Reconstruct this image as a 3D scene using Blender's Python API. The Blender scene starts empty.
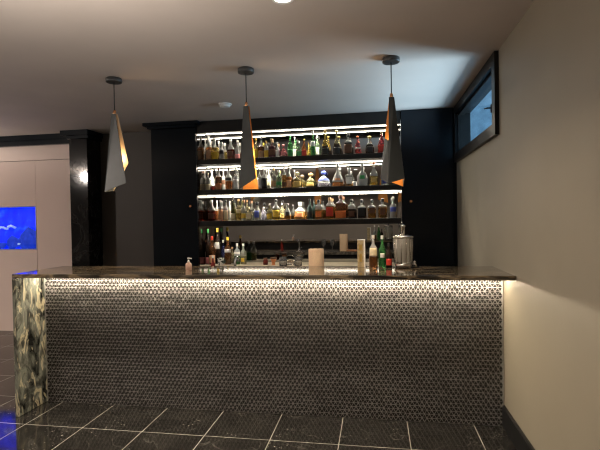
import bpy, bmesh, math, random
import numpy as np
from mathutils import Vector, Matrix
random.seed(7)
S = bpy.context.scene
COL = S.collection
# ---------------------------------------------------------------- camera (solved from the room's own lines)
CX, CY, CZ, YAW, PIT, ROL, FPX = -0.8681, -3.3387, 1.4795, 0.1658, -0.0156, 0.0174, 453.95
cyw, syw = math.cos(YAW), math.sin(YAW)
fw = Vector((-syw, cyw, 0)); rt = Vector((cyw, syw, 0)); up = Vector((0, 0, 1))
fw2 = fw*math.cos(PIT)+up*math.sin(PIT); up2 = up*math.cos(PIT)-fw*math.sin(PIT)
rt3 = rt*math.cos(ROL)-up2*math.sin(ROL); up3 = up2*math.cos(ROL)+rt*math.sin(ROL)
CAM = Vector((CX, CY, CZ))
cd = bpy.data.cameras.new('camera'); cam = bpy.data.objects.new('camera', cd); COL.objects.link(cam)
cd.sensor_width = 36; cd.lens = FPX/600*36; cd.clip_start = .02
cam.matrix_world = Matrix(((rt3.x, up3.x, -fw2.x, CX), (rt3.y, up3.y, -fw2.y, CY), (rt3.z, up3.z, -fw2.z, CZ), (0, 0, 0, 1)))
S.camera = cam
def onY(u, v, y):
    r = fw2+rt3*((u-300)/FPX)+up3*((225-v)/FPX)
    return CAM+r*((y-CY)/r.y)

# ---------------------------------------------------------------- materials
def lin(c): return tuple(((x/255+.055)/1.055)**2.4 if x > 10 else x/255/12.92 for x in c)
MATS = {}
def mat(name, color=(.5, .5, .5), rough=.5, metal=0, trans=0, ior=1.45, emit=None, es=0, coat=0, spec=.5):
    m = bpy.data.materials.new(name); m.use_nodes = True
    b = m.node_tree.nodes['Principled BSDF']
    b.inputs['Base Color'].default_value = (*color[:3], 1)
    b.inputs['Roughness'].default_value = rough; b.inputs['Metallic'].default_value = metal
    b.inputs['Transmission Weight'].default_value = trans; b.inputs['IOR'].default_value = ior
    b.inputs['Coat Weight'].default_value = coat; b.inputs['Specular IOR Level'].default_value = spec
    if emit: b.inputs['Emission Color'].default_value = (*emit, 1); b.inputs['Emission Strength'].default_value = es
    MATS[name] = m
    return m
def nodes(m): return m.node_tree.nodes, m.node_tree.links, m.node_tree.nodes['Principled BSDF']
def ramp(N, stops):
    r = N.new('ShaderNodeValToRGB'); e = r.color_ramp.elements
    while len(e) < len(stops): e.new(.5)
    for el, (p, c) in zip(e, stops): el.position = p; el.color = (*c, 1)
    return r
def noisy(m, scale=3, amt=.08, bump=0, bscale=200):
    N, L, b = nodes(m); c = b.inputs['Base Color'].default_value[:3]
    t = N.new('ShaderNodeTexCoord'); n = N.new('ShaderNodeTexNoise'); n.inputs['Scale'].default_value = scale; n.inputs['Detail'].default_value = 4
    L.new(t.outputs['Object'], n.inputs['Vector'])
    r = ramp(N, [(.3, tuple(x*(1-amt) for x in c)), (.7, tuple(min(1, x*(1+amt)) for x in c))])
    L.new(n.outputs['Fac'], r.inputs['Fac']); L.new(r.outputs['Color'], b.inputs['Base Color'])
    if bump:
        n2 = N.new('ShaderNodeTexNoise'); n2.inputs['Scale'].default_value = bscale; L.new(t.outputs['Object'], n2.inputs['Vector'])
        bp = N.new('ShaderNodeBump'); bp.inputs['Strength'].default_value = bump; bp.inputs['Distance'].default_value = .002
        L.new(n2.outputs['Fac'], bp.inputs['Height']); L.new(bp.outputs['Normal'], b.inputs['Normal'])
    return m
M_ceil = noisy(mat('ceiling_paint', (.60, .525, .47), .8), 2, .04, .15)
M_wall = noisy(mat('taupe_wall_paint', (.285, .25, .19), .55), 2, .04, .15)
M_rear = noisy(mat('rear_wall_paint', (.32, .295, .27), .7), 2, .04)
M_recess = noisy(mat('brown_recess_paint', (.055, .046, .038), .55), 2, .06, .1)
M_panel = noisy(mat('beige_lacquer', (.70, .575, .525), .08), 1.2, .03)
M_black = noisy(mat('black_lacquer', (.006, .0085, .012), .2, spec=.22), 3, .15)
M_gloss = noisy(mat('black_gloss_lacquer', (.0085, .0105, .014), .22), 3, .15)
M_blackwood = noisy(mat('black_stained_wood', (.012, .012, .0125), .35), 8, .3)
M_shelf = noisy(mat('charcoal_shelf', (.013, .012, .0115), .4, spec=.3), 8, .25)
M_mirror = mat('tinted_mirror', (.34, .335, .33), .015, 1)
M_led = mat('led_diffuser', (.9, .9, .85), .4, emit=(1, .90, .73), es=10)
M_ledlow = mat('low_led_diffuser', (.9, .9, .85), .4, emit=(1, .84, .60), es=3)
M_ledbar = mat('bar_led_diffuser', (.9, .9, .85), .4, emit=(1, .85, .64), es=150)
M_grout = noisy(mat('warm_grey_grout', (.42, .41, .395), .7), 60, .15)
M_steel = noisy(mat('brushed_steel', (.62, .60, .56), .25, 1), 40, .1)
M_chrome = mat('chrome', (.8, .8, .8), .08, 1)
M_copper = mat('copper', (.85, .42, .2), .25, 1)
M_white = noisy(mat('white_plastic', (.75, .74, .72), .45), 20, .03)
M_pend = noisy(mat('grey_pendant_paint', (.058, .066, .069), .38), 12, .08)
M_pendin = noisy(mat('orange_copper_lining', (.90, .36, .08), .4, .25), 12, .05)
M_pendpale = noisy(mat('pale_copper_lining', (.85, .66, .45), .4, .2), 12, .05)
M_canopy = noisy(mat('dark_canopy_paint', (.05, .05, .05), .4), 12, .08)
M_cord = mat('black_cord', (.02, .02, .02), .6)
M_frame = noisy(mat('black_window_frame', (.007, .0068, .0066), .32, spec=.25), 15, .2)
M_backdrop = noisy(mat('window_backdrop_blue', (.34, .42, .48), .9), 6, .25)  # blue-grey chosen so the pane in front reads mid-blue
M_paper = noisy(mat('warm_lit_paper_towel', (.92, .66, .43), .9), 90, .05, .5, 150)  # orange light of the pendants is mixed into the paper colour
M_card = mat('cardboard_core', (.4, .28, .16), .9)

# floor: polished dark marble tiles, 46 cm grid with pale grout
def floor_mat():
    m = mat('dark_marble_tiles', rough=.08); N, L, b = nodes(m)
    t = N.new('ShaderNodeTexCoord'); mp = N.new('ShaderNodeMapping'); L.new(t.outputs['Object'], mp.inputs['Vector'])
    mp.inputs['Location'].default_value = (.2083+.46*30, .4098+.46*30, 0)
    br = N.new('ShaderNodeTexBrick'); br.offset = 0; br.squash = 1
    for k, v in (('Scale', 1), ('Mortar Size', .0028), ('Mortar Smooth', .1), ('Bias', 0), ('Brick Width', .46), ('Row Height', .46)): br.inputs[k].default_value = v
    br.inputs['Color1'].default_value = (.0, .0, .0, 1); br.inputs['Color2'].default_value = (1, 1, 1, 1); br.inputs['Mortar'].default_value = (.5, .5, .5, 1)
    L.new(mp.outputs['Vector'], br.inputs['Vector'])
    n = N.new('ShaderNodeTexNoise'); n.inputs['Scale'].default_value = 5; n.inputs['Detail'].default_value = 8; n.inputs['Roughness'].default_value = .65
    L.new(t.outputs['Object'], n.inputs['Vector'])
    base = ramp(N, [(.3, (.010, .0093, .0085)), (.55, (.019, .0178, .016)), (.8, (.038, .035, .031))]); L.new(n.outputs['Fac'], base.inputs['Fac'])
    # thin pale veins
    w = N.new('ShaderNodeTexNoise'); w.inputs['Scale'].default_value = 2.3; w.inputs['Detail'].default_value = 6; w.inputs['Distortion'].default_value = 1.2
    L.new(t.outputs['Object'], w.inputs['Vector'])
    vr = ramp(N, [(.488, (0, 0, 0)), (.5, (1, 1, 1)), (.512, (0, 0, 0))]); L.new(w.outputs['Fac'], vr.inputs['Fac'])
    # fossil flecks, gathered in clusters
    vo = N.new('ShaderNodeTexVoronoi'); vo.inputs['Scale'].default_value = 42; L.new(t.outputs['Object'], vo.inputs['Vector'])
    fr = ramp(N, [(.12, (1, 1, 1)), (.2, (0, 0, 0))]); L.new(vo.outputs['Distance'], fr.inputs['Fac'])
    cl = N.new('ShaderNodeTexNoise'); cl.inputs['Scale'].default_value = 3.1; cl.inputs['Detail'].default_value = 2; L.new(t.outputs['Object'], cl.inputs['Vector'])
    cr = ramp(N, [(.54, (0, 0, 0)), (.66, (1, 1, 1))]); L.new(cl.outputs['Fac'], cr.inputs['Fac'])
    mu = N.new('ShaderNodeMath'); mu.operation = 'MULTIPLY'; L.new(fr.outputs['Color'], mu.inputs[0]); L.new(cr.outputs['Color'], mu.inputs[1])
    m2 = N.new('ShaderNodeMath'); m2.operation = 'MULTIPLY'; L.new(vr.outputs['Color'], m2.inputs[0]); m2.inputs[1].default_value = .10
    mx = N.new('ShaderNodeMath'); mx.operation = 'MAXIMUM'; L.new(mu.outputs[0], mx.inputs[0]); L.new(m2.outputs[0], mx.inputs[1])
    c1 = N.new('ShaderNodeMixRGB'); L.new(mx.outputs[0], c1.inputs['Fac']); L.new(base.outputs['Color'], c1.inputs[1]); c1.inputs[2].default_value = (.34, .325, .29, 1)
    c2 = N.new('ShaderNodeMixRGB'); L.new(br.outputs['Fac'], c2.inputs['Fac']); L.new(c1.outputs['Color'], c2.inputs[1]); c2.inputs[2].default_value = (.30, .285, .25, 1)
    L.new(c2.outputs['Color'], b.inputs['Base Color'])
    ma = N.new('ShaderNodeMapRange'); L.new(br.outputs['Fac'], ma.inputs['Value']); ma.inputs['To Min'].default_value = .06; ma.inputs['To Max'].default_value = .6
    L.new(ma.outputs['Result'], b.inputs['Roughness'])
    bp = N.new('ShaderNodeBump'); bp.invert = True; bp.inputs['Strength'].default_value = .4; bp.inputs['Distance'].default_value = .002
    L.new(br.outputs['Fac'], bp.inputs['Height']); L.new(bp.outputs['Normal'], b.inputs['Normal'])
    return m
M_floor = floor_mat()
# granite: black ground, grey-green drifts and gold veins that run along one axis
def granite(name, stretch, gold=.5, dark=(.012, .011, .010), grey=(.13, .13, .11), goldc=(.62, .50, .28), thr=.5, rough=.1, sc=1.0, det=8):
    m = mat(name, rough=rough); N, L, b = nodes(m)
    t = N.new('ShaderNodeTexCoord'); mp = N.new('ShaderNodeMapping'); mp.inputs['Scale'].default_value = stretch
    L.new(t.outputs['Object'], mp.inputs['Vector'])
    n = N.new('ShaderNodeTexNoise'); n.inputs['Scale'].default_value = 3*sc; n.inputs['Detail'].default_value = min(7, det); n.inputs['Roughness'].default_value = .62; n.inputs['Distortion'].default_value = 1.6
    L.new(mp.outputs['Vector'], n.inputs['Vector'])
    r = ramp(N, [(.36, dark), (.47, tuple(x*.35 for x in grey)), (.56, grey), (.68, tuple(x*.4 for x in grey))]); L.new(n.outputs['Fac'], r.inputs['Fac'])
    g = N.new('ShaderNodeTexNoise'); g.inputs['Scale'].default_value = 4.2*sc; g.inputs['Detail'].default_value = det; g.inputs['Distortion'].default_value = 2.2; g.inputs['Roughness'].default_value = .55
    L.new(mp.outputs['Vector'], g.inputs['Vector'])
    gr = ramp(N, [(thr-.03, (0, 0, 0)), (thr+.05, (1, 1, 1)), (thr+.16, (0, 0, 0))]); L.new(g.outputs['Fac'], gr.inputs['Fac'])
    mm = N.new('ShaderNodeMath'); mm.operation = 'MULTIPLY'; L.new(gr.outputs['Color'], mm.inputs[0]); mm.inputs[1].default_value = gold
    mx = N.new('ShaderNodeMixRGB'); L.new(mm.outputs[0], mx.inputs['Fac']); L.new(r.outputs['Color'], mx.inputs[1]); mx.inputs[2].default_value = (*goldc, 1)
    L.new(mx.outputs['Color'], b.inputs['Base Color'])
    return m
M_gtop = granite('black_gold_granite', (.45, 2.2, 2.2), .30, (.014, .012, .010), (.12, .10, .075), (.50, .36, .20), .53, .06, 1.1, 2)
M_gfall = granite('gold_veined_granite', (2.2, 2.2, .8), .7, (.014, .014, .012), (.20, .205, .17), (.62, .54, .36), .57, .16, 1.3)
M_gwork = granite('worktop_granite', (1, 1, 1), .2, (.05, .045, .04), (.25, .22, .18), (.5, .42, .3), .58, .2, 2)
M_stone = noisy(mat('pale_stone_worktop', (.62, .53, .40), .3), 7, .2)
def marble_black():
    m = mat('black_marble', rough=.07); N, L, b = nodes(m)
    t = N.new('ShaderNodeTexCoord'); n = N.new('ShaderNodeTexNoise'); n.inputs['Scale'].default_value = 3; n.inputs['Detail'].default_value = 7; n.inputs['Distortion'].default_value = 1.5
    L.new(t.outputs['Object'], n.inputs['Vector'])
    r = ramp(N, [(.4, (.008, .008, .0085)), (.5, (.014, .014, .014)), (.52, (.03, .029, .028)), (.54, (.012, .012, .012))])
    L.new(n.outputs['Fac'], r.inputs['Fac']); L.new(r.outputs['Color'], b.inputs['Base Color']); return m
M_marble = marble_black()
# bar mosaic tiles
M_tile = noisy(mat('black_glazed_tile', (.016, .0152, .0145), .28), 30, .5)
M_tile2 = noisy(mat('dark_bronze_tile', (.024, .0225, .021), .28), 30, .4)
M_tile3 = noisy(mat('grey_glazed_tile', (.04, .0375, .035), .28), 30, .4)
# glass and contents of the bottles
GL = dict(clear=(.93, .95, .92), pale=(.86, .86, .74), amber=(.80, .36, .07), orange=(.85, .30, .08), gold=(.86, .62, .14), brown=(.34, .13, .04), dark=(.035, .022, .016),
          green=(.10, .45, .13), ltgreen=(.55, .80, .52), olive=(.20, .20, .05), red=(.72, .07, .05), pink=(.85, .22, .25), plum=(.12, .045, .06), blue=(.15, .22, .65), straw=(.85, .78, .45),
          dkred=(.30, .04, .03), lav=(.62, .60, .74), teal=(.05, .10, .09))
GMAT = {}
for k, c in GL.items():
    opaque = k in ('dark', 'plum', 'teal')
    GMAT[k] = mat('glass_'+k, c, .10, 0, .30 if opaque else (.62 if k in ('clear', 'pale') else .72), 1.36)
LC = dict(white=(.88, .86, .81), cream=(.88, .76, .50), yellow=(.85, .58, .06), red=(.62, .05, .03), black=(.015, .015, .015), gold=(.65, .45, .14), orange=(.85, .22, .05), pink=(.8, .28, .28),
          blue=(.08, .12, .5), silver=(.6, .6, .6), green=(.04, .3, .08), tan=(.50, .30, .15), brown=(.14, .06, .03), peach=(.80, .48, .28), copper=(.7, .28, .12))
LMAT = {k: noisy(mat('paper_'+k, c, .5), 60, .1) for k, c in LC.items()}
CMAT = {k: mat('cap_'+k, c, .3, .7 if k in ('gold', 'silver', 'copper') else 0) for k, c in LC.items()}
def aqua_mat():
    m = mat('blue_lit_water', (.0, .01, .1), .6); N, L, b = nodes(m)
    t = N.new('ShaderNodeTexCoord'); n = N.new('ShaderNodeTexNoise'); n.inputs['Scale'].default_value = 9; n.inputs['Detail'].default_value = 5
    L.new(t.outputs['Object'], n.inputs['Vector'])
    r = ramp(N, [(.33, (.0, .004, .35)), (.55, (.0, .010, .9)), (.8, (.01, .06, 1.0))]); L.new(n.outputs['Fac'], r.inputs['Fac'])
    L.new(r.outputs['Color'], b.inputs['Emission Color']); b.inputs['Emission Strength'].default_value = 2.6
    return m
M_aqua = aqua_mat()
M_coral = noisy(mat('pale_coral', (.6, .7, .85), .7, emit=(.2, .4, 1), es=.5), 20, .3)  # emission adds the blue tank light to the coral
M_rock = noisy(mat('reef_rock', (.02, .05, .3), .8, emit=(.0, .03, .55), es=.7), 12, .5)  # rock glows faintly in place of light from the tank
M_glass = mat('window_glass', (.85, .95, 1), .03)
def thin(m):
    N, L, b = nodes(m); tr = N.new('ShaderNodeBsdfTransparent'); tr.inputs[0].default_value = (.82, .92, .97, 1); gl = N.new('ShaderNodeBsdfGlossy'); gl.inputs['Roughness'].default_value = .03
    mx = N.new('ShaderNodeMixShader'); mx.inputs[0].default_value = .08; L.new(tr.outputs[0], mx.inputs[1]); L.new(gl.outputs[0], mx.inputs[2])
    L.new(mx.outputs[0], N['Material Output'].inputs['Surface'])
thin(M_glass)
M_wineglass = mat('thin_glass', (.9, .9, .88), .03, 0, .9, 1.3)
M_jar = mat('ribbed_jar_glass', (.90, .86, .74), .06, 0, .72, 1.4)
M_lens = mat('lit_lens', (.9, .9, .9), .4, emit=(1, .9, .78), es=14)

# ---------------------------------------------------------------- mesh helpers
class MB:
    def __init__(s): s.bm = bmesh.new(); s.mi = 0
    def box(s, x0, x1, y0, y1, z0, z1, bevel=0):
        v = [s.bm.verts.new((x, y, z)) for x in (x0, x1) for y in (y0, y1) for z in (z0, z1)]
        fs = [s.bm.faces.new([v[i] for i in q]) for q in ((0, 1, 3, 2), (4, 6, 7, 5), (0, 4, 5, 1), (2, 3, 7, 6), (0, 2, 6, 4), (1, 5, 7, 3))]
        for f in fs: f.material_index = s.mi
        if bevel:
            es = list({e for f in fs for e in f.edges})
            r = bmesh.ops.bevel(s.bm, geom=es, offset=bevel, segments=2, affect='EDGES', profile=.5)
            for f in r['faces']: f.material_index = s.mi
        return s
    def face(s, pts, mi=None):
        f = s.bm.faces.new([s.bm.verts.new(p) for p in pts]); f.material_index = s.mi if mi is None else mi; return f
    def lathe(s, prof, n=20, c=(0, 0, 0), sx=1, sy=1, p=2.0, mids=None, ribs=0, ribamp=0):
        rings = []
        for r, z in prof:
            ring = []
            for i in range(n):
                a = 2*math.pi*i/n; ca, sa = math.cos(a), math.sin(a)
                k = (abs(ca)**p+abs(sa)**p)**(-1/p)
                rr = r*k*(1+(ribamp*math.cos(ribs*a) if ribs else 0))
                ring.append(s.bm.verts.new((c[0]+rr*ca*sx, c[1]+rr*sa*sy, c[2]+z)))
            rings.append(ring)
        for j in range(len(rings)-1):
            for i in range(n):
                f = s.bm.faces.new((rings[j][i], rings[j][(i+1) % n], rings[j+1][(i+1) % n], rings[j+1][i]))
                f.smooth = True; f.material_index = mids[j] if mids else s.mi
        f = s.bm.faces.new(rings[0][::-1]); f.material_index = mids[0] if mids else s.mi
        f = s.bm.faces.new(rings[-1]); f.material_index = mids[-1] if mids else s.mi
        return s
    def tube(s, pts, r, n=8):
        rings = []
        pts = [Vector(p) for p in pts]
        for i, p in enumerate(pts):
            d = (pts[min(i+1, len(pts)-1)]-pts[max(i-1, 0)]).normalized()
            a = d.cross(Vector((0, 0, 1)))
            if a.length < 1e-3: a = Vector((1, 0, 0))
            a.normalize(); b = d.cross(a)
            rings.append([s.bm.verts.new(p+a*r*math.cos(2*math.pi*k/n)+b*r*math.sin(2*math.pi*k/n)) for k in range(n)])
        for j in range(len(rings)-1):
            for i in range(n):
                f = s.bm.faces.new((rings[j][i], rings[j][(i+1) % n], rings[j+1][(i+1) % n], rings[j+1][i])); f.smooth = True; f.material_index = s.mi
        s.bm.faces.new(rings[0]).material_index = s.mi; s.bm.faces.new(rings[-1][::-1]).material_index = s.mi
        return s
    def blob(s, c, r, sub=2, sq=(1, 1, 1), rnd=.2):
        g = bmesh.ops.create_icosphere(s.bm, subdivisions=sub, radius=1)
        for v in g['verts']:
            k = 1+random.uniform(-rnd, rnd)
            v.co = Vector((c[0]+v.co.x*r*sq[0]*k, c[1]+v.co.y*r*sq[1]*k, c[2]+v.co.z*r*sq[2]*k))
        for v in g['verts']:
            for f in v.link_faces: f.material_index = s.mi
        return s
    def build(s, name, mats, parent=None, recalc=True):
        if recalc: bmesh.ops.recalc_face_normals(s.bm, faces=s.bm.faces)
        me = bpy.data.meshes.new(name); s.bm.to_mesh(me); s.bm.free()
        for m in (mats if isinstance(mats, (list, tuple)) else [mats]): me.materials.append(m)
        o = bpy.data.objects.new(name, me); COL.objects.link(o)
        if parent: o.parent = parent
        return o
def tag(o, label=None, cat=None, group=None, kind=None):
    for k, v in (('label', label), ('category', cat), ('group', group), ('kind', kind)):
        if v: o[k] = v
    return o
def thing(name, loc, label, cat, group=None, rz=0):
    o = bpy.data.objects.new(name, None); COL.objects.link(o); o.empty_display_size = .05
    o.location = loc; o.rotation_euler.z = rz
    return tag(o, label, cat, group)
def struct(name, mb, m, label=None): return tag(mb.build(name, m), label, None, None, 'structure')

# ---------------------------------------------------------------- room shell
XL, YR, ZC, YB = -11.0, -6.5, 2.641, 2.22
YCAB = 1.765
struct('floor', MB().box(XL, .12, YR, 2.5, -.1, 0), M_floor)
LIGHTS = [(-1.335, -.975), (-3.9, -1.0), (-1.335, -3.4), (-3.9, -3.4), (-6.0, -3.4), (-8.0, -1.0), (-7.7, -2.5), (-1.335, -5.4), (-3.9, -5.4), (-6.0, -1.0), (-9.6, -3.4)]
struct('ceiling', MB().box(XL, .12, YR, 2.5, ZC, ZC+.12), M_ceil)
WY0, WY1, WZ0, WZ1 = .16, 1.70, 2.115, 2.565
w = MB(); w.box(0, .12, YR, WY0, 0, ZC); w.box(0, .12, WY1, 2.5, 0, ZC); w.box(0, .12, WY0, WY1, 0, WZ0); w.box(0, .12, WY0, WY1, WZ1, ZC)
struct('wall_right', w, M_wall)
struct('wall_rear', MB().box(XL, .12, YR-.12, YR, 0, ZC), M_rear)
struct('wall_left', MB().box(XL-.12, XL, YR, 2.5, 0, ZC), M_rear)
struct('wall_back', MB().box(XL, .12, 2.24, 2.5, 0, ZC), M_recess)
b = MB(); b.box(-.018, 0, YR, -.001, 0, .14); b.box(-.012, 0, YR, -.001, .14, .148); struct('baseboard_right', b, M_blackwood)
b = MB(); b.box(XL, .0, YR, YR+.018, 0, .14); struct('baseboard_rear', b, M_blackwood)
# beige lacquer panelling with the tank cut into it
PX0, PX1, PYF = -9.8, -4.865, 2.12
TX0, TX1, TZ0, TZ1 = -6.36, -5.40, 1.112, 1.70
g = .003
for bx_ in ((PX0, -6.37, PYF, 2.24, 0, 2.315-g), (-6.365, TX1+.01, PYF, 2.24, 0, TZ0-.001), (-6.365, TX1+.01, PYF, 2.24, TZ1+.001, 2.315-g), (TX1+.01+2*g, PX1, PYF, 2.24, 0, 2.315-g), (PX0, PX1, PYF, 2.24, 2.315+g, 2.51)):
    struct('wall_back_left', MB().box(*bx_), M_panel)

w = MB(); w.box(PX0, -4.72, 2.06, 2.24, 2.51, ZC); w.box(PX0, -4.72, 2.02, 2.06, 2.575, ZC); struct('trim_1', w, M_black)
# recess beside the column
struct('trim_2', MB().box(-4.46, -3.53, 2.19, 2.24, 0, ZC), M_recess)

# ---------------------------------------------------------------- window
win = tag(bpy.data.objects.new('window_1', None), 'black framed basement window high on the right wall', None, None, 'structure'); COL.objects.link(win)
win.location = (0, 0, 0)
def ring(mb, x0, x1, y0, y1, z0, z1, t):
    mb.box(x0, x1, y0, y1, z0, z0+t); mb.box(x0, x1, y0, y1, z1-t, z1); mb.box(x0, x1, y0, y0+t, z0+t, z1-t); mb.box(x0, x1, y1-t, y1, z0+t, z1-t)
f = MB(); ring(f, -.03, 0, .06, 1.762, 2.045, 2.632, .085); f.build('window_casing', M_frame, win)
f = MB(); ring(f, .0, .06, WY0, WY1, WZ0, WZ1, .04); f.build('window_sash', M_frame, win)
f = MB(); ring(f, .0605, .128, WY0, WY1, WZ0, WZ1, .012); f.build('window_lining', M_frame, win)
MB().box(.022, .028, WY0+.04, WY1-.04, WZ0+.04, WZ1-.04).build('window_pane', M_glass, win)
f = MB(); f.box(-.012, .0, .235, .26, 2.24, 2.30); f.tube([(-.012, .25, 2.275), (-.035, .25, 2.275), (-.04, .31, 2.285)], .006); f.build('window_latch', M_frame, win)
MB().box(-.004, .021, WY0+.041, WY0+.049, WZ0+.04, WZ0+.24).build('lit_sash_edge', M_steel, win)  # bright strip put in for the light along the sash edge
ww = MB(); ww.box(-1, 9, 7.0, 7.2, .9, 8); ww.box(3.6, 3.8, -3, 7, .9, 2.2); ww.box(.2, 3.8, -3, 7, .85, .9)  # tall end wall added as a backdrop filling the view through the pane
struct('wall_window_backdrop', ww, M_backdrop)

# ---------------------------------------------------------------- black marble column
t = thing('marble_column', (-4.587, 2.05, 0), 'black polished marble column left of the dark recess', 'column')
MB().box(-.123, .123, -.15, .14, 0, 2.53).build('shaft', M_marble, t)
c = MB(); c.box(-.15, .15, -.165, .14, 2.535, 2.575); c.box(-.22, .165, -.19, .14, 2.577, ZC-.001); c.build('capital', M_black, t)
MB().box(-.135, .135, -.16, .14, 0, .12).build('plinth', M_blackwood, t)
# dark door-like return beside the column (its shaded right face)
# ---------------------------------------------------------------- wall aquarium
t = thing('aquarium', ((TX0+TX1)/2, 2.2, TZ0), 'glowing blue aquarium built into the beige wall at the left', 'aquarium')
hw = (TX1-TX0)/2; hh = TZ1-TZ0
MB().box(-hw+.01, hw-.008, .018, .03, .01, hh-.01).build('lit_water', M_aqua, t)
f = MB(); f.box(-hw, -hw+.008, -.082, .03, .002, hh-.002); f.box(hw, hw+.009, -.082, .03, .002, hh-.002); f.box(-hw+.008, hw, -.082, .03, .002, .009); f.box(-hw+.008, hw, -.082, .03, hh-.009, hh-.002); f.build('rim', mat('silver_blue_trim', (.45, .48, .6), .3, .3), t)
r = MB()
for i in range(26):
    x = random.uniform(-hw+.08, hw-.07); hgt = random.uniform(.03, .13)*(1.4 if x > .2 else 1)
    r.blob((x, random.uniform(-.03, .0), .01+hgt*.8), hgt, 1, (1, .22, .8), .3)
r.build('reef_rock', M_rock, t)
cc = onY(10, 225, 2.18); cx0 = cc.x-t.location.x
cl = MB()
for k in range(9): cl.blob((cx0-.14+k*.03, -.05, .30+.012*math.sin(k*1.3)+(.0 if k < 5 else .015)), .024, 1, (1.2, .6, .7), .2)
cl.build('coral', M_coral, t)
cl = MB(); q = onY(19.5, 244, 2.16)
cl.blob((q.x-t.location.x, -.05, q.z-TZ0), .026, 1, (1.1, .5, .7), .25); cl.build('coral', M_coral, t)

# ---------------------------------------------------------------- bar counter
XW, XO, ZT, ZU, OV, YBK = -3.5706, -3.5911-.012, 1.0907, 1.0607, .3059, .275
bar = thing('bar_counter', (-1.8, 0, 0), 'long home bar clad in black triangle mosaic under a dark granite top', 'bar')
bx = 1.8
MB().box(XO+bx, -.004+bx, -OV, YBK, ZU, ZT, .004).build('granite_top', M_gtop, bar)
tag(MB().box(XO+bx, XW+bx, -OV, .03, 0, ZU-.001, .003).build('waterfall_end', M_gfall, bar), 'gold veined granite end slab')
wb = MB(); wb.box(XW+bx, -.004+bx, .004, .22, 0, ZU-.001); wb.box(XW+bx, -.004+bx, .22, .80, .10, .905); wb.box(XW+bx, -.004+bx, .22, .76, 0, .10)
wb.build('bar_body', M_blackwood, bar)
tag(MB().box(XW+bx, -.004+bx, .221, .83, .906, .945).build('work_surface', M_gwork, bar), 'grey stone work surface behind the raised top')
# mosaic: rows of raised triangles on grout
tl = MB(); tl.box(XW+bx+.0005, -.005+bx, -.004, .004, 0.0005, ZU-.002)
TS = .0336; rows = 37; TH = (ZU-.004)/rows
for j in range(rows):
    z0 = ZU-.003-(j+1)*TH; z1 = z0+TH
    if z0 < -.002: break
    nt = int(3.566/(TS/2))-1
    run_end = -1
    for k in range(nt):
        x0 = XW+.002+k*TS/2+(0 if j % 2 else 0)
        upt = (k+j) % 2 == 0
        P = [(x0, z0), (x0+TS, z0), (x0+TS/2, z1)] if upt else [(x0+TS/2, z0), (x0+TS, z1), (x0, z1)]
        if x0+TS > -.006: continue
        cxm = sum(p[0] for p in P)/3; czm = sum(p[1] for p in P)/3
        ax = random.gauss(0, .03)
        if k >= run_end: run_end = k+random.randint(1, 5); run_az = random.gauss(0, .04); run_s = random.uniform(.755, .85); run_z = random.uniform(-.0010, .0010)
        az = run_az+random.gauss(0, .03)
        czm += run_z; sc_ = run_s+random.uniform(-.02, .02)
        def pt(s, y0):
            return [(cxm+(p[0]-cxm)*s+bx, y0+(p[0]-cxm)*s*ax+(p[1]-czm)*s*az, czm+(p[1]-czm+run_z)*s) for p in P]
        lo = [tl.bm.verts.new((a, -.004, c_)) for a, b_, c_ in pt(sc_, 0)]
        hi = [tl.bm.verts.new(q) for q in pt(sc_-.10, -.0072)]
        rr_ = random.random(); mi = 1 if rr_ < .6 else (2 if rr_ < .88 else 3)
        fs = [tl.bm.faces.new(hi)]+[tl.bm.faces.new((lo[i], lo[(i+1) % 3], hi[(i+1) % 3], hi[i])) for i in range(3)]
        for f_ in fs: f_.material_index = mi
tl.build('triangle_mosaic', [M_grout, M_tile, M_tile2, M_tile3], bar)
ls = MB(); ls.box(XW+bx+.01, -.01+bx, -.105, -.09, ZU-.009, ZU-.0005); ls.build('led_strip', M_ledbar, bar)

# ---------------------------------------------------------------- back bar: cabinets, niche, shelves, mirror
XA, XB = -2.95, -.583
def cabinet(name, x0, x1, label, crown, knobx):
    t = thing(name, ((x0+x1)/2, 2.0, 0), label, 'cabinet', 'tall black cabinets beside the shelves'); o = t.location
    B = lambda mb, a0, a1, b0, b1, c0, c1, bv=0: mb.box(a0-o.x, a1-o.x, b0-o.y, b1-o.y, c0, c1, bv)
    top = 2.57 if crown else ZC-.002
    B(MB(), x0, x1, YCAB+.022, 2.235, .09, top).build('carcass', M_black, t)
    B(MB(), x0+.01, x1-.01, YCAB+.06, 2.2, 0, .09).build('plinth', M_blackwood, t)
    d = B(MB(), x0+.002, x1-.002, YCAB, YCAB+.02, .10, top-.003, .002).build('door', M_black, t)
    k = MB(); k.lathe([(.006, 0), (.006, .012), (.016, .014), (.017, .022), (.012, .027)], 12)
    kk = k.build('door_knob', M_copper, d); kk.rotation_euler.x = math.pi/2; kk.location = (knobx-o.x, YCAB-o.y, 1.64)
    if crown:
        c = MB(); B(c, x0-.03, x1+.002, YCAB-.03, 2.235, 2.572, 2.60); B(c, x0-.07, x1+.05, YCAB-.07, 2.235, 2.601, ZC-.002, .004)
        c.build('crown', M_black, t)
cabinet('tall_cabinet', -3.522, XA, 'tall black cabinet with crown moulding left of the lit shelves', True, -3.03)
cabinet('tall_cabinet', XB, -.035, 'tall black cabinet between the lit shelves and the window wall', False, -.487)
struct('trim_3', MB().box(-.034, -.001, YCAB+.015, 2.235, 0, ZC-.002), M_black)
def strip_light(parent, y, z, e, tilt=0):
    l = bpy.data.lights.new('led_light', 'AREA'); l.shape = 'RECTANGLE'; l.size = 2*H-.03; l.size_y = .018; l.energy = e; l.color = (1, .90, .74)
    lo = bpy.data.objects.new('led_light', l); COL.objects.link(lo); lo.parent = parent; lo.location = (0, y, z); lo.rotation_euler.x = tilt
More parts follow.
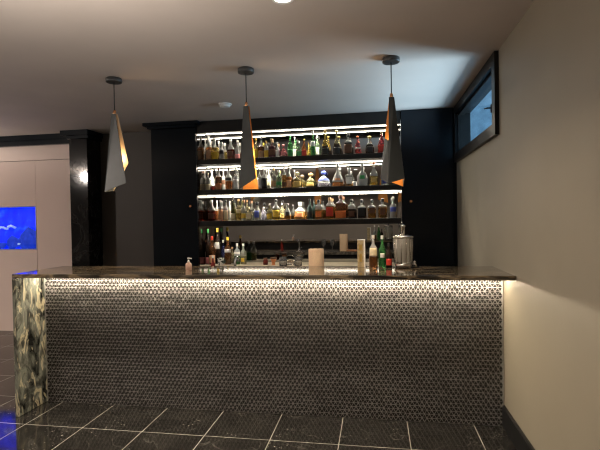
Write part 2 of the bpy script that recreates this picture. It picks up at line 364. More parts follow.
n = thing('shelf_canopy', ((XA+XB)/2, 2.0, 2.5), 'black fascia with a light strip above the top shelf of bottles', 'fascia'); o = n.location; H = (XB-XA)/2-.0045
f = MB(); f.box(-H+.052, H-.001, YCAB-o.y+.012, YCAB-o.y+.035, .005, .141-.002); f.box(-H+.001, H-.001, YCAB-o.y+.036, .215, .045, .065); f.box(-H+.001, -H+.052, YCAB-o.y+.012, YCAB-o.y+.035, .005, .098)
f.build('fascia_board', M_shelf, n)
MB().box(-H+.008, H-.008, .062, .079, .036, .0445).build('led_strip', M_led, n); strip_light(n, .0705, .0345, 24)
mr = MB().box(XA+.001, XB-.001, YB, YB+.012, .93, 2.54).build('mirror', M_mirror); tag(mr, 'tinted mirror covering the back of the bottle shelves', 'mirror')
for (z0, z1, led, lab) in ((2.133, 2.19, 1, 'top charcoal shelf with a light strip under it'), (1.777, 1.83, 1, 'middle charcoal shelf with a light strip under it'), (1.398, 1.461, 1, 'lowest charcoal shelf of bottles, just above the back counter')):
    s = thing('bottle_shelf', ((XA+XB)/2, 2.0, z0), lab, 'shelf', 'bottle shelves')
    low = z0 < 1.5; zz = .016 if low else 0
    f = MB(); f.box(-H+.001, H-.001, 1.795-2, YB-2-.001, zz, z1-z0, .002)
    if low: f.box(-H+.001, H-.001, 1.795-2, 1.795-2+.02, 0, zz)
    f.build('shelf_board', M_shelf, s)
    if low: MB().box(-H+.008, H-.008, -.172, -.154, .005, zz-.0005).build('led_strip', M_ledlow, s); strip_light(s, -.163, .003, 9, math.radians(38))
    else: MB().box(-H+.008, H-.008, .062, .084, -.0095, -.0005).build('led_strip', M_led, s); strip_light(s, .073, -.011, 24)
for x0, lab in ((XA+.0005, 'tinted mirror panel lining the left side of the bottle niche'), (XB-.0035, 'tinted mirror panel lining the right side of the bottle niche')):
    for z0, z1 in ((.931, 1.397), (1.462, 1.776), (1.831, 2.132), (2.191, 2.504)): pass
    m_ = MB()
    m_.box(x0, x0+.003, YCAB+.03, YB-.001, .931, 2.544)
    tag(m_.build('side_mirror', M_mirror), lab, 'mirror')
bc = thing('back_counter', ((XA+XB)/2, 2.0, 0), 'pale stone back counter under the shelves', 'counter')
MB().box(-H+.001, H-.001, YCAB-2, YB-2-.001, .89, .93, .003).build('stone_top', M_stone, bc)
MB().box(-H+.001, H-.001, YCAB-2+.03, YB-2-.001, 0, .889).build('base_cabinet', M_black, bc)

# ---------------------------------------------------------------- bottles
PROF = {  # (radius share, height share) from the base to the lip; the cap sits on top
 'std':   [(.90, 0), (1, .02), (1, .52), (.95, .58), (.62, .66), (.36, .72), (.32, .80), (.32, .92)],
 'tall':  [(.92, 0), (1, .02), (1, .50), (.88, .58), (.5, .68), (.34, .76), (.32, .92)],
 'drop':  [(.72, 0), (.92, .03), (1, .16), (.96, .30), (.74, .46), (.42, .60), (.24, .72), (.2, .82), (.2, .92)],
 'round': [(.62, 0), (.85, .06), (1, .25), (.97, .42), (.74, .57), (.38, .66), (.25, .72), (.24, .86)],
 'flask': [(.80, 0), (.95, .03), (1, .2), (.98, .42), (.80, .56), (.46, .66), (.28, .74), (.24, .9)],
 'square':[(.96, 0), (1, .015), (1, .58), (.94, .64), (.40, .68), (.30, .72), (.28, .86)],
 'dome':  [(.92, 0), (1, .04), (.99, .26), (.90, .42), (.70, .56), (.40, .66), (.22, .72), (.2, .78)],
 'wide':  [(.95, 0), (1, .02), (1, .60), (.90, .68), (.5, .74), (.34, .78), (.32, .9)],
}
DEP = dict(std=1, tall=1, drop=.62, round=.7, flask=.6, square=.75, dome=.72, wide=.7)
EXP = dict(std=2, tall=2, drop=2.2, round=2.1, flask=2.4, square=7, dome=2.1, wide=3.2)
CAPR = dict(std=.36, tall=.36, drop=.27, round=.36, flask=.3, square=.36, dome=.34, wide=.38)
def bottle(base, h, wd, typ, glass, liquid, cap, lab, label, group, name='bottle'):
    hw = wd/2; pr = PROF[typ]; p = EXP[typ]; dep = DEP[typ]
    root = thing(name, base, label, 'bottle', group)
    top = pr[-1][1]
    prof = []; mids = []
    lf = liquid[1] if liquid else None
    pts = []
    for (r, z) in pr: pts.append((r, z))
    if lf and not any(abs(z-lf) < .01 for _, z in pts):
        for i in range(len(pts)-1):
            if pts[i][1] < lf < pts[i+1][1]:
                q = (lf-pts[i][1])/(pts[i+1][1]-pts[i][1]); pts.insert(i+1, (pts[i][0]+(pts[i+1][0]-pts[i][0])*q, lf)); break
    prof = [(r*hw, z*h) for r, z in pts]
    mids = [(1 if lf and (pts[i][1]+pts[i+1][1])/2 < lf else 0) for i in range(len(pts)-1)]
    MB().lathe(prof, 20, sy=dep, p=p, mids=mids).build('bottle_body', [GMAT[glass], GMAT[liquid[0]] if liquid else GMAT[glass]], root)
    cr = CAPR[typ]*hw
    if typ in ('round', 'dome', 'drop', 'flask') and cap not in ('white', 'black', 'silver'):
        cz = top*h; ch = h-cz
        cp = [(cr*.7, 0), (cr*1.0, ch*.15), (cr*1.25, ch*.5), (cr*1.1, ch*.8), (cr*.5, ch)]
    else:
        cz = top*h-.012*(h/.3); ch = h-cz
        cp = [(cr*1.0, 0), (cr*1.03, ch*.08), (cr*1.03, ch*.92), (cr*.9, ch)]
    MB().lathe(cp, 14, c=(0, 0, cz+.0003)).build('cap', CMAT[cap], root)
    if lab:
        lm, a, b_ = lab[:3]; ang = lab[3] if len(lab) > 3 else 62
        L = MB(); N = 10; K = 6
        def rad(z):
            for i in range(len(pts)-1):
                if pts[i][1] <= z <= pts[i+1][1]:
                    q = (z-pts[i][1])/max(1e-6, pts[i+1][1]-pts[i][1]); return pts[i][0]+(pts[i+1][0]-pts[i][0])*q
            return pts[-1][0]
        grid = []
        for k in range(K+1):
            z = a+(b_-a)*k/K; row = []
            for i in range(N+1):
                th = math.radians(-90-ang+2*ang*i/N); ca, sa = math.cos(th), math.sin(th)
                kk = (abs(ca)**p+abs(sa)**p)**(-1/p)*rad(z)*hw
                row.append((kk*ca*1.0, kk*sa*dep, z*h, ca, sa))
            grid.append(row)
        def off(q, d): return (q[0]+q[3]*d, q[1]+q[4]*d, q[2])
        for d in (.0004, .0012):
            pass
        V1 = [[L.bm.verts.new(off(q, .0014)) for q in r] for r in grid]; V0 = [[L.bm.verts.new(off(q, .0003)) for q in r] for r in grid]
        for V in (V1, V0):
            for k in range(K):
                for i in range(N): L.bm.faces.new((V[k][i], V[k][i+1], V[k+1][i+1], V[k+1][i])).smooth = True
        for i in range(N):
            L.bm.faces.new((V0[0][i], V0[0][i+1], V1[0][i+1], V1[0][i])); L.bm.faces.new((V0[K][i], V1[K][i], V1[K][i+1], V0[K][i+1]))
        for k in range(K):
            L.bm.faces.new((V0[k][0], V1[k][0], V1[k+1][0], V0[k+1][0])); L.bm.faces.new((V0[k][N], V0[k+1][N], V1[k+1][N], V1[k][N]))
        L.build('paper_label', LMAT[lm], root)
    return root
F, R = 2.03, 2.14   # front and rear row
A_, B_ = (.10, .45), (.12, .42)
TOP = [
 (202.5, 139, 4.2, 'std', 'clear', None, 'white', ('black', .12, .4), 'slim clear bottle with small black label at the left end', R),
 (208.3, 136, 5.8, 'tall', 'clear', ('orange', .56), 'white', ('peach', .10, .46), 'tall long-necked bottle with peach label', F),
 (214.7, 138.5, 7.2, 'std', 'clear', ('gold', .6), 'white', ('yellow', .1, .4), 'golden yellow bottle', F),
 (221.6, 142, 4.8, 'std', 'clear', None, 'silver', ('black', .38, .56), 'short silvery bottle with black collar', F),
 (230.6, 138, 8.0, 'flask', 'clear', ('dkred', .5), 'white', ('brown', .18, .42, 40), 'round flask of dark red spirit', F),
 (237.4, 140, 5, 'std', 'clear', None, 'white', ('pink', .1, .32), 'clear bottle with reddish label just left of the middle lamp', F),
 (256, 138, 4.6, 'std', 'straw', None, 'yellow', ('yellow', .06, .5), 'yellow bottle just right of the middle lamp', F),
 (261, 138, 6, 'std', 'clear', ('brown', .6), 'black', ('tan', .08, .4), 'brown whisky bottle with black cap', F),
 (266.2, 141, 4.2, 'wide', 'clear', ('gold', .5), 'gold', ('yellow', .03, .5, 70), 'small bottle wrapped in a yellow label', F),
 (272, 139, 7, 'square', 'plum', None, 'tan', ('plum' if False else 'brown', .2, .5), 'broad plum-dark bottle with tan neck', F),
 (277.3, 142, 3.6, 'std', 'clear', None, 'silver', ('white', .03, .52, 80), 'slim bottle with tall white label', F),
 (283.5, 144.5, 7, 'round', 'pink', ('teal', .18), 'pink', ('pink', .26, .5, 40), 'round magenta bottle with dark base', F),
 (290, 135.5, 5.2, 'tall', 'green', None, 'green', ('green', .1, .4), 'tall bright green bottle', F),
 (294.6, 137, 3.6, 'std', 'ltgreen', None, 'silver', ('white', .05, .45, 70), 'pale green bottle with white label', R),
 (298.7, 141, 6.2, 'flask', 'ltgreen', None, 'white', ('green', .15, .4, 40), 'light green flask', F),
 (304, 139, 5.4, 'flask', 'orange', None, 'gold', ('red', .12, .42, 50), 'orange-red bottle with gold stopper', F),
 (308.6, 143, 5, 'drop', 'gold', None, 'gold', None, 'small golden drop-shaped bottle', R),
 (312.7, 128, 5.2, 'tall', 'green', None, 'silver', ('silver', .42, .6), 'tallest green bottle with silver collar', F),
 (317.3, 134, 3.8, 'std', 'ltgreen', None, 'white', ('white', .15, .45), 'slim green bottle with white label', R),
 (325, 130.5, 8.6, 'drop', 'gold', ('dark', .42), 'gold', ('black', .12, .34, 40), 'amber teardrop cognac bottle', F),
 (336.5, 130.5, 8.8, 'drop', 'straw', ('dark', .5), 'gold', ('black', .1, .36, 45), 'black teardrop cognac bottle with gold neck', F),
 (348, 133, 7.6, 'square', 'clear', ('dark', .58), 'black', ('brown', .15, .5), 'dark rectangular bottle with clear shoulders', F),
 (357.5, 136, 6, 'flask', 'pink', ('red', .34), 'copper', ('white', .34, .42, 60), 'small rosy decanter with copper stopper', F),
 (369.5, 136, 8.8, 'round', 'clear', ('dark', .56), 'gold', ('black', .15, .45, 45), 'round black bottle with gold neck', F),
 (381.5, 131, 8, 'flask', 'pink', ('red', .46), 'cream', ('red', .15, .42, 50), 'pinkish red bottle at the right end', F),
]
MID = [
 (204.8, 173, 4.8, 'wide', 'clear', None, 'white', ('cream', .05, .38), 'short clear bottle with cream label at the left end', F),
 (211.7, 170, 5.6, 'std', 'clear', ('dkred', .28), 'white', ('white', .25, .48), 'clear bottle with dark red base', R),
 (218.5, 166, 6.4, 'std', 'clear', ('brown', .6), 'brown', ('copper', .06, .3), 'brown amber bottle with copper label', F),
 (223.3, 169, 4.2, 'std', 'clear', None, 'white', ('brown', .3, .5), 'slim white-necked bottle', R),
 (228.5, 166, 7, 'std', 'clear', ('orange', .40), 'black', ('black', .42, .55), 'clear bottle half full of orange spirit', F),
 (236, 168, 5.4, 'std', 'clear', None, 'silver', ('silver', .1, .5), 'silver labelled bottle just left of the middle lamp', F),
 (259.3, 167, 4.2, 'std', 'clear', None, 'silver', ('white', .1, .5), 'slim clear bottle just right of the middle lamp', F),
 (264, 167, 5.4, 'std', 'clear', ('dark', .5), 'silver', ('black', .1, .5), 'black labelled bottle with silver cap', F),
 (268.7, 168, 4.4, 'std', 'pale', None, 'silver', ('cream', .2, .45), 'pale bottle with cream label', R),
 (273.7, 168, 5.4, 'std', 'pale', None, 'gold', ('tan', .12, .4), 'pale amber bottle with tan label', F),
 (278.8, 170, 5.6, 'std', 'ltgreen', None, 'white', ('green', .2, .38), 'green tinted glass bottle', F),
 (284, 163.5, 4.8, 'tall', 'clear', ('amber', .58), 'black', ('brown', .1, .3), 'tall amber bottle with black cap', F),
 (288.9, 167, 5, 'std', 'clear', ('orange', .55), 'silver', ('peach', .1, .4), 'pale orange bottle', F),
 (297.3, 172, 11, 'dome', 'straw', ('gold', .5), 'cream', ('gold', .12, .42, 40), 'large squat straw-gold bottle with cream stopper', F),
 (310.4, 173, 11, 'dome', 'straw', ('olive', .5), 'tan', ('gold', .14, .4, 40), 'squat olive-gold bottle with tan stopper', R),
 (323.5, 171, 13.4, 'dome', 'clear', ('lav', .30), 'blue', ('blue', .44, .58, 85), 'wide bell-shaped bottle with blue shoulders', R),
 (337.5, 164.5, 11.2, 'drop', 'clear', ('orange', .24), 'silver', ('copper', .30, .40, 30), 'clear teardrop decanter with orange spirit', F),
 (349, 168, 8, 'square', 'clear', ('amber', .3), 'silver', ('white', .16, .5, 38), 'square clear bottle with oval white label', F),
 (362, 164, 11, 'flask', 'clear', None, 'silver', ('green', .34, .50, 28), 'clear flask with small green label', F),
 (373.7, 161.5, 9, 'flask', 'clear', ('gold', .42), 'copper', ('gold', .16, .36, 38), 'clear bottle of gold spirit with long copper cap', F),
 (384.3, 166.5, 7, 'std', 'clear', None, 'silver', ('blue', .14, .48, 40), 'clear bottle with blue and white label at the right end', F),
]
LOW = [
 (211.5, 200, 7.2, 'std', 'clear', ('dkred', .5), 'silver', ('brown', .1, .36), 'broad clear bottle of dark red spirit at the left end', F),
 (217, 200.5, 3.8, 'std', 'clear', ('orange', .5), 'silver', None, 'slim clear bottle with orange base', R),
 (220.3, 200, 5, 'std', 'clear', ('peach' if False else 'orange', .55), 'white', ('peach', .06, .54, 75), 'bottle with large peach-pink label', F),
 (225.7, 200, 4.6, 'std', 'clear', ('gold', .5), 'black', ('cream', .06, .5, 75), 'bottle with large cream-yellow label', F),
 (229.6, 201, 3.4, 'std', 'pale', None, 'silver', None, 'slim pale unlabelled bottle', R),
 (233, 197, 4.6, 'tall', 'olive', None, 'black', ('cream', .06, .3, 70), 'dark olive bottle with low cream label', F),
 (238.5, 199, 4.8, 'std', 'straw', ('gold', .35), 'tan', ('cream', .34, .52), 'straw yellow bottle with tan cap', F),
 (243.6, 200, 5, 'std', 'pale', None, 'peach', ('yellow', .1, .34), 'pale bottle with peach cap', F),
 (249, 207, 5.6, 'square', 'straw', None, 'cream', ('cream', .1, .56, 40), 'short straw-coloured square bottle', F),
 (257, 202, 8.4, 'round', 'pale', None, 'black', ('blue', .14, .52, 34), 'cream flask with round blue label', F),
 (263.8, 207, 5, 'wide', 'lav', None, 'silver', None, 'short pale lavender bottle', R),
 (269.5, 204, 5.6, 'std', 'straw', None, 'silver', ('yellow', .08, .4), 'pale yellow bottle with silver cap', F),
 (276, 199.5, 7.4, 'std', 'clear', ('gold', .52), 'black', ('yellow', .12, .46), 'yellow bottle with clear neck and black cap', F),
 (282, 203, 4.6, 'std', 'straw', ('amber', .4), 'silver', ('gold', .1, .38), 'slim gold labelled bottle', R),
 (287.4, 204, 6.8, 'flask', 'clear', ('amber', .26), 'silver', ('black', .26, .5, 30), 'amber flask with dark oval label', F),
 (300, 202, 12.4, 'dome', 'clear', ('amber', .46), 'silver', ('copper', .12, .4, 38), 'largest round amber bottle with white shoulders', R),
 (309.7, 199, 5.4, 'tall', 'teal', None, 'black', ('black', .1, .4), 'near-black tall bottle', F),
 (318.6, 200, 8, 'wide', 'clear', ('amber', .5), 'black', ('orange', .1, .4, 40), 'amber bottle with clear shoulders and black cap', F),
 (329.5, 197.5, 7.8, 'wide', 'clear', ('amber', .6), 'tan', ('dkred' if False else 'red', .12, .54, 55), 'amber bottle with deep red label', F),
 (340.5, 195.5, 10.6, 'wide', 'clear', ('brown', .66), 'brown', ('orange', .04, .34, 75), 'biggest brown bottle with bright orange-red label', F),
 (351.5, 199.5, 8, 'wide', 'clear', ('dark', .5), 'black', ('brown', .1, .4, 40), 'dark brown bottle with clear shoulders', F),
 (361.5, 199.5, 8.2, 'square', 'clear', ('dark', .56), 'black', ('black', .08, .56, 42), 'square black bottle with clear edges', F),
 (371.8, 199.5, 8, 'square', 'clear', ('amber', .52), 'black', ('brown', .26, .56, 38), 'square amber-gold bottle with black neck', F),
 (382.5, 198.5, 8.8, 'square', 'clear', ('amber', .55), 'black', ('brown', .14, .5, 30), 'square amber-brown bottle with black cap', F),
 (393, 197, 7.4, 'std', 'clear', None, 'silver', ('blue', .30, .52, 50), 'clear bottle with blue label at the right end', F),
]
short = lambda d: d
for rowname, data, zb in (('top shelf', TOP, 2.19), ('middle shelf', MID, 1.83), ('lowest shelf', LOW, 1.461)):
    for (u, vt, wp, typ, gl, lq, cap, lab, desc, y) in data:
        p = onY(u, vt, y); px = (onY(u+.5, vt, y)-onY(u-.5, vt, y)).length
        hh_ = max(.12, min(p.z-zb, {2.19: .322, 1.83: .288, 1.461: .30}[zb])); x = min(max(p.x, XA+wp*px/2+.006), XB-wp*px/2-.006)
        bottle((x, y, zb+.0005), hh_, wp*px*.97, typ, gl, lq, cap, lab, f'{desc} on the {rowname}', f'bottles on the {rowname}')
# votive cup on the middle shelf
p = onY(355.2, 181, F)
tag(MB().lathe([(.016, 0), (.022, .004), (.024, .055), (.020, .057)], 16, c=(p.x, F-.10, 1.8305)).build('votive_cup', LMAT['white']), 'small white cup between two clear bottles on the middle shelf', 'cup')

# back counter, left group
BACK = [
 (200.6, 229, 5.6, 'tall', 'dark', None, 'green', ('pink', .02, .2, 70), 'tall dark bottle with green cap and pink label', 1.98),
 (205.3, 240, 4.2, 'std', 'dark', None, 'brown', ('white', .28, .5, 70), 'short dark bottle with white label', 2.10),
 (212, 236.5, 6.4, 'std', 'brown', None, 'red', ('peach', .08, .34, 70), 'brown bottle with red cap', 1.93),
 (217.3, 228, 7, 'tall', 'dark', None, 'yellow', ('white', .42, .60, 50), 'tallest black bottle with yellow cap', 2.03),
 (223.0, 240, 4.4, 'std', 'blue', None, 'white', None, 'short blue bottle', 2.15),
 (227.6, 237, 6.6, 'std', 'brown', None, 'yellow', ('white', .44, .56, 70), 'brown bottle with yellow cap', 1.96),
 (232.2, 247, 4.2, 'tall', 'straw', None, 'tan', None, 'short straw-coloured bottle', 2.08),
 (237, 243.5, 5.6, 'wide', 'clear', ('green', .42), 'white', ('white', .5, .6, 70), 'short bottle of green liquid with white top', 1.96),
 (243.2, 243.5, 6, 'std', 'pale', ('straw', .4), 'white', ('yellow', .12, .3, 30), 'pale clear bottle', 1.98),
]
for (u, vt, wp, typ, gl, lq, cap, lab, desc, y) in BACK:
    p = onY(u, vt, y); px = (onY(u+.5, vt, y)-onY(u-.5, vt, y)).length
    x = max(p.x, XA+wp*px/2+.006)
    bottle((x, y, .9305), p.z-.93, wp*px*.97, typ, gl, lq, cap, lab, f'{desc} in the cluster on the back counter', 'bottles on the back counter')
def spotted():
    m = mat('black_white_spots', (1, 1, 1), .35); N, L, b = nodes(m)
    t = N.new('ShaderNodeTexCoord'); n = N.new('ShaderNodeTexNoise'); n.inputs['Scale'].default_value = 34
    L.new(t.outputs['Object'], n.inputs['Vector']); r = ramp(N, [(.47, (.01, .01, .01)), (.51, (.8, .78, .74))]); L.new(n.outputs['Fac'], r.inputs['Fac']); L.new(r.outputs['Color'], b.inputs['Base Color']); return m
t = thing('mug', (onY(221.5, 262, 1.86).x, 1.84, .9305), 'small black and white patterned mug in front of the bottle cluster', 'mug')
MB().lathe([(.03, 0), (.036, .006), (.038, .085), (.034, .087), (.032, .02)], 18).build('cup_body', spotted(), t)
MB().tube([(.036, 0, .07), (.058, 0, .066), (.06, 0, .035), (.036, 0, .02)], .005).build('handle', LMAT['black'], t)
# small things in the middle of the back counter
t = thing('spice_jar', (onY(265.5, 262, 1.9).x, 1.9, .9305), 'small dark red jar on the back counter, left of the copper cup', 'jar')
MB().lathe([(.026, 0), (.03, .005), (.03, .05), (.02, .06), (.02, .064)], 16).build('jar_body', GMAT['dkred'], t)
MB().lathe([(.024, .0645), (.024, .08), (.02, .082)], 16).build('lid', CMAT['brown'], t)
t = thing('copper_cup', (onY(273.5, 262, 1.9).x, 1.9, .9305), 'small copper cup with brown rim on the back counter', 'cup')
MB().lathe([(.024, 0), (.018, .01), (.02, .03), (.036, .065), (.036, .07)], 16).build('cup_body', CMAT['copper'], t)
MB().lathe([(.037, .0705), (.038, .088), (.034, .09)], 16).build('rim', CMAT['brown'], t)
t = thing('wire_basket', (onY(290, 262, 1.9).x, 1.9, .9305), 'low wire basket with loop handle on the back counter', 'basket')
f = MB()
for k in range(14):
    a = 2*math.pi*k/14; f.tube([(.045*math.cos(a), .045*math.sin(a), .003), (.066*math.cos(a), .066*math.sin(a), .055)], .003, 6)
for r_, z_ in ((.046, .003), (.057, .03), (.067, .056)):
    f.tube([(r_*math.cos(2*math.pi*k/24), r_*math.sin(2*math.pi*k/24), z_) for k in range(25)], .003, 6)
f.build('wire_frame', M_steel, t)
f = MB(); f.tube([(.066*math.cos(a), 0, .056+.055*math.sin(a)) for a in [math.pi*k/12 for k in range(13)]], .003, 6); f.build('handle', M_steel, t)
f = MB()
for k in range(7): f.blob((.03*math.cos(k*.9), .03*math.sin(k*.9), .035+.006*(k % 3)), .016, 2, (1, 1, 1), 0)
tag(f.build('corks', noisy(mat('cork', (.5, .34, .2), .9), 60, .2), t), 'loose corks', kind='stuff')

# ---------------------------------------------------------------- things on the bar
def px_on(u, v, y): return onY(u, v, y)
Yb = .205
for (u, vt, wp, typ, gl, lq, cap, lab, desc, y) in [
  (373, 235, 8.6, 'std', 'clear', ('brown', .34), 'white', ('cream', .36, .60, 55), 'brown liqueur bottle with white cap on the bar beside the carton', .20),
  (382, 235.5, 7.6, 'tall', 'green', None, 'white', ('white', .30, .44, 34), 'green bottle with white cap on the bar, between the brown and the black bottle', .21),
  (388.6, 243, 6.6, 'std', 'dark', None, 'black', ('red', .1, .36, 50), 'short black bottle with red label on the bar beside the drink dispenser', .17)]:
    p = onY(u, vt, y); px = (onY(u+.5, vt, y)-onY(u-.5, vt, y)).length
    bottle((p.x, y, ZT+.0005), p.z-ZT, wp*px*.97, typ, gl, lq, cap, lab, desc, 'bottles on the bar top')
p0, p1 = onY(357.2, 240.3, .19), onY(365, 240.3, .19)
t = thing('bottle_carton', ((p0.x+p1.x)/2, .22, ZT+.0005), 'tall beige bottle carton with a white edge on the bar', 'carton')
hwx = (p1.x-p0.x)/2; hz = p0.z-ZT
MB().box(-hwx, hwx*.62, -.03, .03, 0, hz, .001).build('printed_sleeve', noisy(mat('beige_print', (.46, .36, .2), .5), 35, .35), t)
MB().box(hwx*.625, hwx, -.0295, .0295, 0, hz-.001, .001).build('white_edge', LMAT['white'], t)
f = MB(); f.box(-hwx, hwx, -.031, .031, hz, hz+.003); f.build('lid_flap', LMAT['white'], t)
f = MB(); f.box(-hwx*.55, hwx*.25, -.0312, -.0302, hz*.62, hz*.84); f.box(-hwx*.5, hwx*.2, -.0312, -.0302, hz*.2, hz*.5); f.build('gold_print', CMAT['gold'], t)
# drink dispenser
q = onY(403, 237, .17); t = thing('drink_dispenser', (q.x, .17, ZT+.0005), 'ribbed glass drink dispenser with steel lid and tall knob on the bar', 'dispenser')
hb = q.z-ZT-.004
MB().lathe([(.052, 0), (.064, .004), (.064, .03), (.058, .034)], 28).build('steel_base', M_steel, t)
MB().lathe([(.058, .0345), (.0645, .05), (.068, hb*.6), (.070, hb-.012), (.064, hb-.004)], 48, ribs=12, ribamp=.035).build('ribbed_jar', M_jar, t)
f = MB()
for k in range(12):
    a = 2*math.pi*(k+.5)/12; f.tube([(.067*math.cos(a), .067*math.sin(a), .032), (.0725*math.cos(a), .0725*math.sin(a), hb-.006)], .0024, 6)
f.build('steel_cage', M_steel, t)
MB().lathe([(.074, hb-.003), (.076, hb), (.076, hb+.008), (.05, hb+.016), (.022, hb+.02)], 28).build('lid', M_steel, t)
MB().lathe([(.012, hb+.0205), (.013, hb+.03), (.012, hb+.075), (.017, hb+.08), (.017, hb+.092), (.008, hb+.097)], 16).build('lid_knob', M_chrome, t)
f = MB(); f.tube([(.06, -.02, .028), (.085, -.03, .028), (.092, -.033, .012)], .008); f.blob((.08, -.028, .043), .012, 1, (1, 1, 1), 0); f.build('tap', M_steel, t)
# paper towel roll on the work surface
q = onY(315.2, 249.3, .47)
t = thing('paper_towel_roll', (q.x, .53, .9455), 'cream paper towel roll standing upright behind the middle of the bar', 'paper towel')
hz = q.z-.9455; RR = .066
f = MB(); prof = [(RR*.97, 0), (RR, .006), (RR, hz-.004), (RR*.97, hz), (.022, hz-.002), (.020, hz-.02)]
f.lathe(prof, 40)
for v in f.bm.verts:
    if v.co.z > hz-.03: v.co.z += random.uniform(-.0025, .0025)
f.build('towel_roll', M_paper, t)
MB().lathe([(.019, hz-.03), (.019, hz+.003), (.016, hz+.003)], 16).build('core', M_card, t)
# hand soap bottle
q = onY(189.3, 271, -.02); t = thing('soap_bottle', (q.x, -.03, ZT+.0005), 'small pinkish pump soap bottle on the left of the bar top', 'soap bottle')
M_soap = mat('peach_soap', (.80, .52, .40), .3, 0, .3, 1.35)
MB().lathe([(.020, 0), (.0235, .004), (.0235, .046), (.018, .056), (.009, .060)], 20).build('bottle_body', M_soap, t)
f = MB(); f.lathe([(.010, .0605), (.010, .072), (.004, .074), (.004, .086), (.010, .088), (.010, .096)], 14); f.tube([(.0, 0, .0915), (.024, -.006, .092), (.028, -.007, .087)], .0038); f.build('pump', M_white, t)
# work surface things that the mirror shows
q = onY(299, 251, 2*YB-.55); t = thing('faucet', (q.x, .52, .9455), 'chrome gooseneck faucet on the work surface, seen in the mirror', 'faucet')
MB().lathe([(.026, 0), (.026, .012), (.016, .02), (.014, .05)], 16).build('faucet_base', M_chrome, t)
MB().tube([(0, 0, .05), (0, 0, .15), (0, .02, .185), (0, .06, .195), (0, .10, .18), (0, .105, .15)], .011).build('spout', M_chrome, t)
MB().tube([(.012, 0, .04), (.05, 0, .06)], .006).build('lever', M_chrome, t)
for u, lab in ((324, 'stemmed glass on the work surface, the left one seen in the mirror'), (332.5, 'stemmed glass on the work surface, the right one seen in the mirror')):
    q = onY(u, 249, 2*YB-.6); t = thing('wine_glass', (q.x, .62, .9455), lab, 'glass', 'stemmed glasses on the work surface')
    MB().lathe([(.034, 0), (.034, .002), (.006, .006), (.004, .07), (.012, .08), (.034, .11), (.036, .15), (.031, .19), (.029, .19), (.033, .15), (.031, .112), (.006, .084)], 24).build('glass_bowl', M_wineglass, t)
q = onY(353, 249, 2*YB-.62)
t = thing('cutting_board', (q.x, .60, .9455), 'reddish wooden cutting board on the work surface beside the paper towels', 'cutting board')
f = MB(); f.box(-.10, .10, -.07, .07, 0, .018, .004); f.build('board', noisy(mat('red_wood', (.42, .17, .07), .45), 14, .25), t)
f = MB(); f.box(.101, .15, -.015, .015, .002, .016, .004); f.build('handle', MATS['red_wood'], t)
q = onY(282.5, 236, 2*YB-.60)
bottle((q.x, .66, .9455), .20, .045, 'std', 'red', None, 'white', ('red', .1, .5, 70), 'red bottle with white cap on the work surface, seen in the mirror', None)

# ---------------------------------------------------------------- pendants
def pendant(x, y, A, B, C, D, opening, label):
    t = thing('pendant_lamp', (x, y, 0), label, 'lamp', 'folded pendant lamps over the bar')
    MB().lathe([(.060, ZC-.034), (.063, ZC-.031), (.063, ZC-.004), (.060, ZC-.001)], 28).build('ceiling_canopy', M_canopy, t)
    MB().tube([(0, 0, 2.37), (0, 0, ZC-.034)], .004).build('cord', M_cord, t)
    MB().lathe([(.010, 2.345), (.012, 2.35), (.012, 2.375), (.006, 2.385)], 12).build('collar', M_copper, t)
    zt = 2.352; T = [(-.019, -.012, zt), (.017, -.016, zt), (.020, .012, zt), (-.017, .016, zt)]
    def panel(name, quads, m):
        s = MB()
        for q in quads: s.face(q)
        o = s.build(name, m, t, recalc=False)
        md = o.modifiers.new('thickness', 'SOLIDIFY'); md.thickness = .003; md.offset = 0; md.material_offset = 1 if name == 'back_panel' else 0; return o
    side = (D, A, T[0], T[3]) if opening == 'right' else (B, C, T[2], T[1])
    qs = [(A, B, T[1], T[0]), side]
    if opening == 'left':
        mid = lambda p, q: tuple(p[i]*.5+q[i]*.5 for i in range(3))
        qs.append((D, A, mid(A, T[0]), mid(D, T[3])))
    panel('folded_shade', qs, M_pend)
    tag(panel('back_panel', [(D, C, T[2], T[3])], [M_pendpale, M_pendin] if C[2] > 1.9 else [M_pendin, M_pendin]), 'copper coloured back panel of the lamp')
    MB().lathe([(.008, 2.19), (.013, 2.20), (.014, 2.23), (.010, 2.26), (.009, 2.345)], 14).build('lamp_socket', M_copper, t)
    l = bpy.data.lights.new('pendant_bulb', 'POINT'); l.energy = PEND_W; l.color = (1, .62, .30); l.shadow_soft_size = .018
    lo = bpy.data.objects.new('pendant_bulb', l); COL.objects.link(lo); lo.parent = t; lo.location = (.004, .008, 1.99)
    l = bpy.data.lights.new('pendant_beam', 'SPOT'); l.energy = 19; l.color = (1, .70, .42); l.shadow_soft_size = .015; l.spot_size = math.radians(95); l.spot_blend = .6
    lo = bpy.data.objects.new('pendant_beam', l); COL.objects.link(lo); lo.parent = t; lo.location = (.004, .008, 1.96)
PEND_W = 2
pendant(-2.955, .077, (-.105, .0, 1.722), (.113, -.045, 1.785), (.085, .045, 1.955), (-.06, .06, 1.73), 'right', 'grey folded pendant lamp hanging over the left end of the bar')
pendant(-1.844, .077, (-.070, 0, 1.712), (.074, -.03, 1.79), (.070, .05, 1.712), (-.055, .05, 1.712), 'right', 'middle dark folded pendant lamp in front of the bottle shelves')
pendant(-.742, .077, (-.034, -.05, 1.718), (.085, 0, 1.755), (.080, .06, 1.70), (-.088, .04, 1.765), 'left', 'right dark folded pendant lamp before the black cabinet')

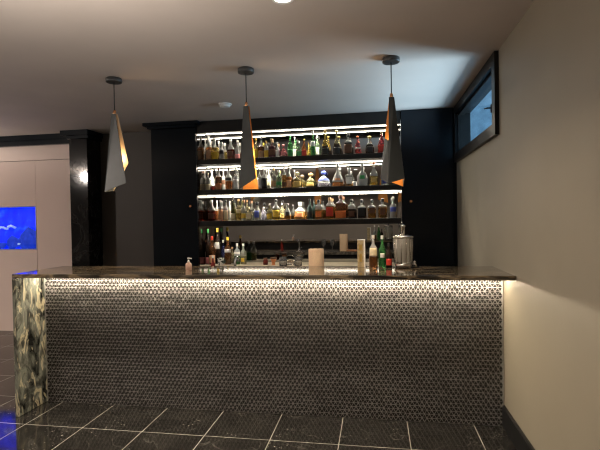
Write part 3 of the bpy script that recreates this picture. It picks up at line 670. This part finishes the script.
# ---------------------------------------------------------------- ceiling fixtures
t = thing('smoke_detector', (-2.351, 1.071, ZC), 'round white smoke detector on the ceiling left of the middle lamp', 'smoke detector')
MB().lathe([(.066, -.012), (.068, -.006), (.068, -.0005)], 28).build('base_plate', M_white, t)
MB().lathe([(.036, -.034), (.05, -.03), (.056, -.0125)], 28).build('sensor_cover', M_white, t)
for i, (x, y) in enumerate(LIGHTS):
    lab = 'round ceiling downlight at the top edge of the picture' if i == 0 else 'round ceiling downlight in the room behind the camera'
    t = thing('ceiling_downlight', (x, y, ZC), lab, 'ceiling light', 'recessed ceiling downlights')
    f = MB(); n_ = 32
    for k in range(n_):
        a, b_ = 2*math.pi*k/n_, 2*math.pi*(k+1)/n_
        P = lambda r, an, z: (r*math.cos(an), r*math.sin(an), z)
        f.face([P(.062, a, -.0005), P(.062, b_, -.0005), P(.060, b_, -.008), P(.060, a, -.008)]); f.face([P(.060, a, -.008), P(.060, b_, -.008), P(.045, b_, -.006), P(.045, a, -.006)])
    f.build('trim_ring', M_white, t)
    MB().lathe([(.044, -.0055), (.044, -.001)], 28).build('lens', M_lens, t)
    l = bpy.data.lights.new('downlight_beam', 'AREA'); l.shape = 'DISK'; l.size = .085; l.energy = 24 if i else 22; l.color = (1, .84, .66); l.spread = math.radians(130)
    lo = bpy.data.objects.new('downlight_beam', l); COL.objects.link(lo); lo.parent = t; lo.location = (0, 0, -.012)
# unseen fill lights added out of frame, without fixtures
for x, y, e, sz in ((-2.2, -2.1, 31, .7), (-5.6, -1.6, 17, .8), (-7.6, .9, 66, .9)):     # added upward fill that brightens the ceiling
    l = bpy.data.lights.new('ceiling_fill', 'AREA'); l.shape = 'DISK'; l.size = sz; l.energy = e; l.color = (1, .91, .82); l.spread = math.radians(168)
    lo = bpy.data.objects.new('ceiling_fill', l); COL.objects.link(lo); lo.location = (x, y, 1.62); lo.rotation_euler.x = math.pi
l = bpy.data.lights.new('left_fill', 'POINT'); l.energy = 195; l.color = (1, .88, .78); l.shadow_soft_size = .06  # added fill without a fixture, brightens the beige panels and left pendant
lo = bpy.data.objects.new('left_fill', l); COL.objects.link(lo); lo.location = (-7.3, -2.2, 2.48)
# daylight in the window well: bright sky light bounced up from the well floor
l = bpy.data.lights.new('well_daylight', 'AREA'); l.shape = 'RECTANGLE'; l.size = 1.6; l.size_y = 1.3; l.energy = 480; l.color = (.74, .88, 1)
lo = bpy.data.objects.new('well_daylight', l); COL.objects.link(lo); lo.location = (2.3, .95, 1.45)
lo.rotation_euler = Vector((-2.3, 0, .88)).to_track_quat('-Z', 'Y').to_euler()

# ---------------------------------------------------------------- world, view
W = bpy.data.worlds.new('sky'); S.world = W; W.use_nodes = True
bg = W.node_tree.nodes['Background']; bg.inputs[0].default_value = (.28, .52, .75, 1); bg.inputs[1].default_value = 1.2
S.view_settings.view_transform = 'Standard'; S.view_settings.look = 'None'; S.view_settings.gamma = 1; S.view_settings.exposure = 0
S.cycles.filter_width = 1.2; S.cycles.use_denoising = True; S.cycles.max_bounces = 10; S.cycles.transmission_bounces = 8; S.cycles.glossy_bounces = 5; S.cycles.diffuse_bounces = 4
S.cycles.caustics_refractive = False; S.cycles.caustics_reflective = False; S.cycles.sample_clamp_indirect = 5; S.cycles.sample_clamp_direct = 40
